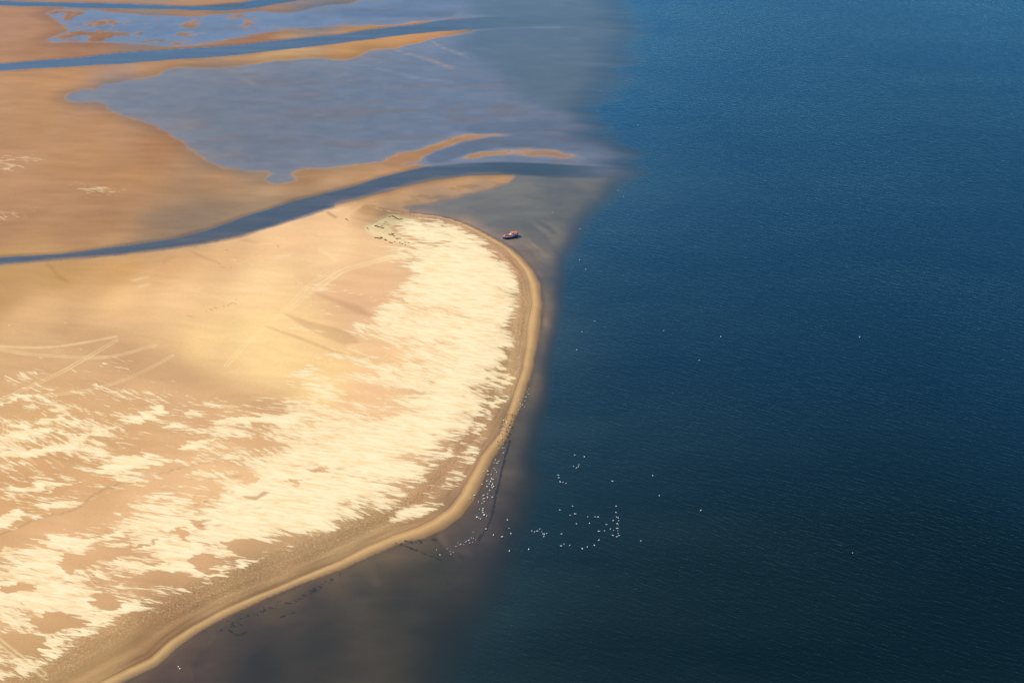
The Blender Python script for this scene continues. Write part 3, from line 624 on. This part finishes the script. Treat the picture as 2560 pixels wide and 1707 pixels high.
def hull_ring(k, inset=0.0, z0=-.75):
    w, sh = sect(k); x = (k-.5)*Lh; w = max(w-inset, .03); rake = .5*max(0, k-.6)
    return [Vector((x+rake, -w, sh)), Vector((x+rake*.5, -w*.94, .35)), Vector((x, -w*.68, -.35)), Vector((x, 0, z0+.5*max(0, k-.7))), Vector((x, w*.68, -.35)), Vector((x+rake*.5, w*.94, .35)), Vector((x+rake, w, sh))]
ks = [0, .08, .18, .3, .42, .54, .65, .75, .84, .91, .96, .995]
bm = bmesh.new(); loft(bm, [hull_ring(k) for k in ks]); link('hull', mesh_of(bm, 'hull', HULL, False), boat)
bm = bmesh.new()                               # white gunwale strake
for sgn in (-1, 1):
    pts = []
    for k in ks: w, sh = sect(k); pts.append(Vector(((k-.5)*Lh+.5*max(0, k-.6), sgn*(w+.03), sh+.05)))
    for a, b in zip(pts[:-1], pts[1:]): tube(bm, a, b, .12, n=6)
tube(bm, (-Lh/2, -1.85, 1.35), (-Lh/2, 1.85, 1.35), .12, n=6)
link('gunwale', mesh_of(bm, 'gunwale', WHITE), boat)
bm = bmesh.new()                               # deck
for a, b in zip(ks[:-1], ks[1:]):
    (wa, sa), (wb, sb) = sect(a), sect(b); xa, xb = (a-.5)*Lh, (b-.5)*Lh
    bm.faces.new([bm.verts.new(p) for p in ((xa, -wa*.95, sa+.02), (xb, -wb*.95, sb+.02), (xb, wb*.95, sb+.02), (xa, wa*.95, sa+.02))])
bmesh.ops.remove_doubles(bm, verts=bm.verts, dist=.001); link('deck', mesh_of(bm, 'deck', RUST), boat)
bm = bmesh.new(); box(bm, (-2.3, 0, 2.25), (3.0, 2.5, 2.0), .12); box(bm, (-.5, 0, 1.75), (.8, 2.3, .9), .08)
house = link('wheelhouse', mesh_of(bm, 'wheelhouse', WHITE), boat)
bm = bmesh.new(); box(bm, (-2.3, 0, 3.33), (3.5, 2.9, .14), .05); link('roof', mesh_of(bm, 'roof', RUST), house)
for (c, sz) in (((-.79, 0, 2.75), (.05, 2.0, .6)), ((-2.3, 1.26, 2.75), (2.3, .05, .55)), ((-2.3, -1.26, 2.75), (2.3, .05, .55))):
    bm = bmesh.new(); box(bm, c, sz, .01); link('window', mesh_of(bm, 'window', GLASS), house)
bm = bmesh.new()                               # red canopy aft on posts
box(bm, (-5.3, 0, 3.0), (2.3, 3.3, .16), .06); box(bm, (-5.3, 0, 3.16), (1.9, 2.7, .18), .08); canopy = link('canopy', mesh_of(bm, 'canopy', RED), boat)
for sx in (-6.3, -4.3):
    for sy in (-1.45, 1.45):
        bm = bmesh.new(); tube(bm, (sx, sy, 1.25), (sx, sy, 2.95), .05, n=6); link('canopy_post', mesh_of(bm, 'canopy_post', STEEL), canopy)
bm = bmesh.new(); tube(bm, (.9, 0, 1.3), (.7, 0, 7.6), .13, .07, 8); tube(bm, (.75, -.8, 6.4), (.75, .8, 6.4), .05, n=6); link('mast', mesh_of(bm, 'mast', WOOD), boat)
for sgn in (-1, 1):
    bm = bmesh.new(); tube(bm, (1.0, .3*sgn, 1.7), (3.6, 3.6*sgn, 5.0), .09, .06, 6); tube(bm, (.75, .1*sgn, 7.2), (3.5, 3.5*sgn, 4.95), .02, n=4); link('outrigger_boom', mesh_of(bm, 'outrigger_boom', WOOD), boat)
bm = bmesh.new(); tube(bm, (2.2, -1.1, 1.75), (2.2, 1.1, 1.75), .45, n=12)
for sy in (-1.12, 1.12): tube(bm, (2.2, sy-.04, 1.75), (2.2, sy+.04, 1.75), .62, n=14)
link('winch_drum', mesh_of(bm, 'winch_drum', STEEL), boat)
rr = random.Random(4)
for (cx, cy, r_) in ((.1, .9, .75), (3.5, -.3, .8)):     # heaps of net
    bm = bmesh.new(); bmesh.ops.create_icosphere(bm, subdivisions=3, radius=1, matrix=Matrix.Translation((cx, cy, 1.45)) @ Matrix.Diagonal((r_*1.3, r_, .55, 1)))
    for v in bm.verts: v.co += Vector((rr.uniform(-.08, .08), rr.uniform(-.08, .08), rr.uniform(-.08, .08)))
    link('net_pile', mesh_of(bm, 'net_pile', NET), boat)
for (cx, cy, cz) in ((1.2, 1.45, 1.7), (-3.6, -1.75, 1.75), (4.6, .3, 2.1)):
    bm = bmesh.new(); bmesh.ops.create_uvsphere(bm, u_segments=14, v_segments=10, radius=.42, matrix=Matrix.Translation((cx, cy, cz))); tube(bm, (cx, cy, cz+.38), (cx, cy, cz+.58), .09, n=8)
    link('buoy', mesh_of(bm, 'buoy', BUOYC, True), boat)
bm = bmesh.new(); box(bm, (-6.5, 0, 1.75), (.7, 2.2, .7), .15); link('fish_locker', mesh_of(bm, 'fish_locker', LIFE), boat)
bx, by, bz = spot(1275, 592, False)
boat.location = (bx, by, .12); boat.rotation_euler = (math.radians(3), math.radians(1), math.radians(180+24))

# ---- birds
def bird_mesh(name, standing, mat, wing):
    bm = bmesh.new(); z0 = .42 if standing else .10
    prof_ = [(-.70, .03, .10), (-.52, .12, .06), (-.28, .24, .02), (0, .30, 0), (.25, .25, .02), (.42, .15, .10), (.50, .10, .22), (.56, .095, .34), (.64, .10, .40), (.74, .06, .40), (.86, .018, .37)]
    rings = []
    for x, r, dz in prof_:
        rings.append([Vector((x, r*math.cos(a), z0+dz+r*.85*math.sin(a)+.10)) for a in np.linspace(0, 2*math.pi, 9)[:-1]])
    loft(bm, rings)
    for sgn in (-1, 1):                      # folded wings lying along the back
        rings = []
        for x, w, h in ((.28, .03, .05), (.05, .10, .12), (-.3, .10, .12), (-.62, .06, .07), (-.88, .015, .02)):
            rings.append([Vector((x, sgn*(.20 if x > -.6 else .10)+w*math.cos(a)*.8, z0+.22+h*math.sin(a))) for a in np.linspace(0, 2*math.pi, 7)[:-1]])
        loft(bm, rings)
    for f in bm.faces:
        c = f.calc_center_median(); f.material_index = 1 if (c.x < .28 and abs(c.y) > .10 and c.z > z0+.12) else (2 if c.x > .76 else 0)
    if standing:
        for sgn in (-1, 1):
            n0 = len(bm.faces); tube(bm, (.02, .09*sgn, -.03), (0, .09*sgn, z0+.0), .022, .03, 5)
            box(bm, (.07, .09*sgn, .005), (.18, .11, .02))
            bm.faces.ensure_lookup_table()
            for f in bm.faces[n0:]: f.material_index = 2
    return mesh_of(bm, name, [mat, wing, BEAK], True)
BEAK = paint('orange_beak', (.55, .22, .05), .5, .3, .1, 3)
BW = paint('white_plumage', (.66, .66, .63), .8, .2, .03, 5); BG = paint('pale_grey_wing', (.50, .51, .52), .8, .2, .06, 5)
BD = paint('black_plumage', (.03, .028, .026), .7, .2, .3, 5); BDW = paint('dark_brown_wing', (.07, .05, .035), .8, .2, .2, 5)
floatM = bird_mesh('seabird_afloat', False, BW, BG); standM = bird_mesh('seabird_standing', True, BW, BG); darkM = bird_mesh('wader_standing', True, BD, BDW)
rb = random.Random(11)
def bird(u, v, me, label, group=None, scale=1.0, name='seabird'):
    land = me is not floatM
    x, y, z = spot(u, v, land); o = link(name, me)
    if z < -.25: z = 0.0; o.data = floatM if me is standM else me
    if o.data is floatM: z = 0.0
    o.location = (x, y, z); o.rotation_euler = (0, 0, rb.uniform(0, 6.28)); k = scale*rb.uniform(.52, .92); o.scale = (k, k, k)
    tag(o, label, 'bird', group)
Z4 = lambda L: [(1150+a/4.704, 1130+b/4.704) for a, b in L]; Z5 = lambda L: [(800+a/3.618, 930+b/3.618) for a, b in L]
def flock(pts, me, label, group, scale=1.0, name='seabird'):
    for u, v in pts: bird(u, v, me, label, group, scale, name)
flock(Z4([(1835,636),(1835,710),(1842,765),(1860,775),(1800,806),(1865,806),(1848,843),(1862,855),(1850,898),(1768,906),(1805,922),(1855,925),(1862,958),(1870,983),(1796,980),(1843,995)]),
      floatM, 'white bird in the dense upright string at the right end of the flock afloat', 'birds of the upright string on the water')
flock(Z4([(1722,853),(1700,926),(1633,932),(1625,765),(1588,760),(1502,760),(1523,838),(1370,843),(1354,727),(1296,743),(1174,682),(1325,636),(1193,963)]),
      floatM, 'white bird floating loosely spaced in the middle of the flock on dark water', 'birds loosely spread over the middle of the flock afloat')
flock(Z4([(845,927),(877,936),(909,930),(938,905),(962,938),(975,962),(1018,957),(990,968),(986,993)]), floatM, 'white bird in the tight knot at the left end of the flock afloat', 'birds of the tight knot on the water')
flock(Z4([(1290,1098),(1222,1082),(1190,1104),(1437,1136),(1498,1115),(1580,1097),(1633,1036)]), floatM, 'white bird in the lowest row of the flock floating on dark water', 'birds of the lowest row on the water')
flock(Z4([(1400,150),(1393,172),(1335,170),(1370,188),(1463,57),(1348,35)]), floatM, 'white bird in the small topmost bunch floating off the lower bend of the shore', 'birds of the topmost bunch')
flock(Z4([(1157,272),(1160,302),(1212,356),(1180,352),(1247,368)]), floatM, 'white bird in the little group floating between the topmost bunch and the main flock', 'birds of the second bunch')
flock(Z4([(808,1144),(580,1163),(558,798),(576,895),(494,996),(393,975),(598,958)]), floatM, 'white bird floating alone on greenish shallows just off the dark wrack line', 'birds dotted over the shallows')
flock(Z4([(508,12),(415,98),(430,130),(455,115),(400,130),(440,135),(400,195),(412,212),(430,240),(275,232),(328,228),(330,270),(366,270),(245,292)]), standM,
      'white bird standing in the upper part of the flock on the wet sand', 'birds of the upper part of the beach flock')
flock(Z4([(318,345),(370,315),(392,328),(375,322),(360,352),(345,380),(385,380),(375,395),(395,408),(380,420),(318,412),(258,382),(350,455),(325,495),(280,510),(270,517),(168,512),(320,530),(325,540),(378,535),(275,553),(285,550),(118,550)]), standM,
      'white bird in the crowded middle of the flock standing on wet sand', 'birds of the middle of the beach flock')
flock(Z4([(217,590),(285,588),(258,606),(272,667),(230,675),(268,690),(270,713),(280,745),(315,755),(288,742),(205,765),(220,780),(240,790),(195,770),(305,910)]), standM,
      'white bird standing at the hooked lower end of the flock on grey wet sand', 'birds of the hooked end of the beach flock')
flock(Z4([(155,945),(135,1010),(160,1015),(110,1035),(100,1040),(75,1050),(60,1060),(150,1060),(115,1070),(10,1085),(185,1030),(45,1090)])+[(1091,1375),(1125,1379),(1133,1381),(1127,1386),(1100,1388),(1145,1357),(1148,1362),(1140,1366),(1118,1372)], standM,
      'white bird wading on the brown mud below the lower bend of the beach', 'birds wading at the foot of the beach', .75)
flock(Z5([(1890,155),(1875,180),(1885,205),(1865,230),(1850,225),(1800,255),(1830,260),(1855,265),(1810,290),(1830,300),(1815,315),(1825,335),(1795,345),(1850,320)]), standM,
      'small white bird standing at the water edge above the dark waders', 'birds at the top end of the beach flock', .8)
flock(Z5([(1690,460),(1720,505),(1700,478),(1660,440),(1655,735),(1665,690),(1650,690),(1620,690),(1660,655),(1705,545),(1640,600),(1675,525),(1640,520)]), standM,
      'white bird standing among the dark waders near the water edge', 'white birds among the dark waders', .9)
P = [(1268,1035),(1289,1035),(1281,1073),(1268,1107),(1240,1124),(1248,1073),(1255,1045)]; Pa = np.array(P, float); n_ = 0
while n_ < 58:
    u, v = rb.uniform(1235, 1292), rb.uniform(1030, 1128)
    if inside(np.array([u]), np.array([v]), Pa)[0]:
        bird(u, v, darkM, 'small dark wader standing in the dense dark flock on the beach ribbon', 'dark waders roosting on the beach', .8, 'wader'); n_ += 1
for u, v, l in ((1450,573,'white bird floating nearest to the right of the fishing boat'),(1449,651,'white bird floating alone level with the upper curve of the beach'),(1464,674,'white bird floating just below the one off the upper beach curve'),
    (1487,803,'faint white bird floating off the middle of the beach, upper of a pair'),(1455,830,'faint white bird floating off the middle of the beach, lower of a pair'),(1442,875,'white bird floating straight off the widest bulge of the beach'),
    (1559,492,'white bird floating off the mouth of the lower channel, right of a pair'),(1545,477,'white bird floating off the mouth of the lower channel, left of a pair'),(1659,827,'white bird alone on open blue water, left of two on one level'),
    (1802,842,'white bird alone on open blue water, right of two on one level'),(1748,901,'white bird alone on open blue water below the two on one level'),(1752,1276,'white bird floating far to the right of the main flock'),
    (2131,1382,'white bird on the darkest water, lowest and loneliest of all'),(2149,843,'white bird farthest out on open water at mid height'),(1595,313,'white bird on blue water nearest the top of the picture'),
    (1648,1239,'faint white bird floating up and right of the main flock'),(1531,1203,'white bird floating midway between the topmost bunch and the string'),(1602,1352,'white bird floating just right of and below the upright string'),
    (1632,1189,'faint white bird farthest right on the level of the small bunches'),(1381,532,'white bird floating above and left of the boat on grey shallows')):
    bird(u, v, floatM, l)
bird(446, 1667, standM, 'white bird on brown mud at the very bottom left, upper of two'); bird(450, 1672, standM, 'white bird on brown mud at the very bottom left, lower of two')

# ---- tussocks, driftwood, post
GRASS = paint('dark_beach_grass', (.075, .070, .028), .9, .1, .35, 3); TIMBER = paint('weathered_dark_timber', (.055, .042, .028), .9, .1, .4, 5); KELP = paint('dried_dark_weed', (.10, .075, .05), .9, .2, .4, 5)
def tussock_mesh(seed, mat, n=150, spread=1.0, hgt=.55):
    r = random.Random(seed); bm = bmesh.new()
    for i in range(n):
        a = r.uniform(0, 6.28); d = spread*math.sqrt(r.random())*.62; base_ = Vector((d*math.cos(a), d*math.sin(a)*.7, -.05)); lean = Vector((math.cos(a), math.sin(a), 0))*r.uniform(.05, .45)
        h = hgt*r.uniform(.5, 1.1)*(1-.5*d); w = Vector((-math.sin(a+r.uniform(-1, 1)), math.cos(a), 0))*.05
        p1 = base_+lean*.4+Vector((0, 0, h*.65)); p2 = base_+lean+Vector((0, 0, h))
        v = [bm.verts.new(q) for q in (base_-w, base_+w, p1+w*.7, p1-w*.7, p2)]
        bm.faces.new((v[0], v[1], v[2], v[3])); bm.faces.new((v[3], v[2], v[4]))
    return mesh_of(bm, 'tussock', mat)
tus = [tussock_mesh(i, GRASS) for i in range(4)]; kel = [tussock_mesh(i+9, KELP, 110, 1.0, .3) for i in range(3)]
Z3 = lambda L: [(a/2.735, 570+b/2.735) for a, b in L]; Z6 = lambda L: [(860+a/9.8, 490+b/9.8) for a, b in L]
def clump(u, v, sx, sy, meshes, label, group, name='beach_grass_tussock', cat='grass tussock', rot=None):
    x, y, z = spot(u, v); o = link(name, rb.choice(meshes)); o.location = (x, y, z-.02); o.rotation_euler = (0, 0, rb.uniform(-.4, .1) if rot is None else rot); o.scale = (sx, sy, (sx+sy)*.45); tag(o, label, cat, group)
for u, v in Z6([(1110,510),(1180,495),(1215,505),(1245,522),(1280,545),(1310,562),(1345,572),(1400,565)]): clump(u, v, 1.3, .9, tus, 'dark grass tussock in the row along the top rim of the greenish patch', 'tussocks on the top rim of the greenish patch', rot=-.5)
for u, v in Z6([(1040,650),(985,690),(1070,700),(1010,640),(930,735)]): clump(u, v, 1.0, .6, tus, 'small grass tussock just above the long dark beam', 'tussocks above the beam')
for u, v in Z6([(1110,945),(1140,948),(1175,925),(1205,930),(1190,960),(1235,985)]): clump(u, v, 1.2, .9, tus, 'dark grass tussock in the small cluster in the middle of the greenish patch', 'tussocks in the middle cluster')
for u, v in Z6([(770,1025),(805,1032),(840,1030),(880,1045),(905,1015),(920,1030),(1000,1070),(1035,1088)]): clump(u, v, 1.4, .8, tus, 'dark grass tussock in the lower left row of the greenish patch', 'tussocks in the lower left row')
for u, v in Z6([(1110,1135),(1135,1145),(1170,1150),(1240,1120),(1270,1040),(1300,1055),(1330,1040),(1370,1140),(1430,1175),(1500,1205),(1495,1140),(1580,1145),(1370,1045)]): clump(u, v, .95, .7, tus, 'grass tussock scattered on the lower right tail of the greenish patch', 'tussocks on the lower right tail')
for u, v in Z3([(1410,568),(1440,555),(1450,562),(1465,545),(1478,548),(1530,535),(1560,530),(1575,520),(1587,512),(1610,518),(1612,488),(1290,600),(1310,605)]): clump(u, v, .85, .6, kel, 'small dark weed clump in the dotted row across the smooth sand', 'weed clumps in the dotted row', 'weed_clump', 'weed clump')
for u, v in Z3([(1480,103),(1495,98),(1530,95),(1550,90),(1550,150),(1440,122),(1465,118),(1420,125),(1160,187),(1500,245),(1580,272),(1520,268),(1905,133),(1900,122)]): clump(u, v, .95, .55, kel, 'dark weed clump stranded on the sand beside the lower channel', 'weed clumps beside the channel', 'weed_clump', 'weed clump')
def beam(u0, v0, u1, v1, r, label, name='driftwood_beam', broken=True):
    a = Vector(spot(u0, v0)); b = Vector(spot(u1, v1)); c = (a+b)/2; bm = bmesh.new(); n = 7; pts = []
    for i in range(n+1):
        t = i/n; pts.append((a-c)*(1-t)+(b-c)*t+Vector((0, 0, r*.55+.08*math.sin(t*9))))
    for i in range(n): tube(bm, pts[i], pts[i+1], r*(1.0-.06*i if i % 2 else 1.05-.06*i), r*(.95-.06*i), 9)
    tube(bm, pts[2], pts[2]+Vector((.5, .9, .7)), r*.45, r*.2, 6); tube(bm, pts[5], pts[5]+Vector((.3, -.8, .45)), r*.4, r*.15, 6)
    o = link(name, mesh_of(bm, name, TIMBER)); o.location = c; tag(o, label, 'driftwood')
beam(937, 565, 960, 571, .48, 'long dark driftwood beam lying on the greenish sand patch')
beam(917, 570, 922.5, 575, .26, 'short driftwood piece at the left tip of the greenish patch')
beam(863, 547, 871, 552, .28, 'short driftwood piece on peach sand near the channel bend')
x, y, z = spot(1034.5, 545); bm = bmesh.new(); tube(bm, (0, 0, -.4), (.15, 0, 2.6), .20, .15, 9)
post = bpy.data.objects.new('wooden_post', None); S.collection.objects.link(post); post.location = (x, y, z); tag(post, 'short leaning wooden post with crossboard at the tip of the grassy rim', 'post')
link('shaft', mesh_of(bm, 'shaft', WOOD), post); bm = bmesh.new(); box(bm, (.13, -.16, 2.2), (1.1, .08, .45), .02); link('crossboard', mesh_of(bm, 'crossboard', RUST), post)
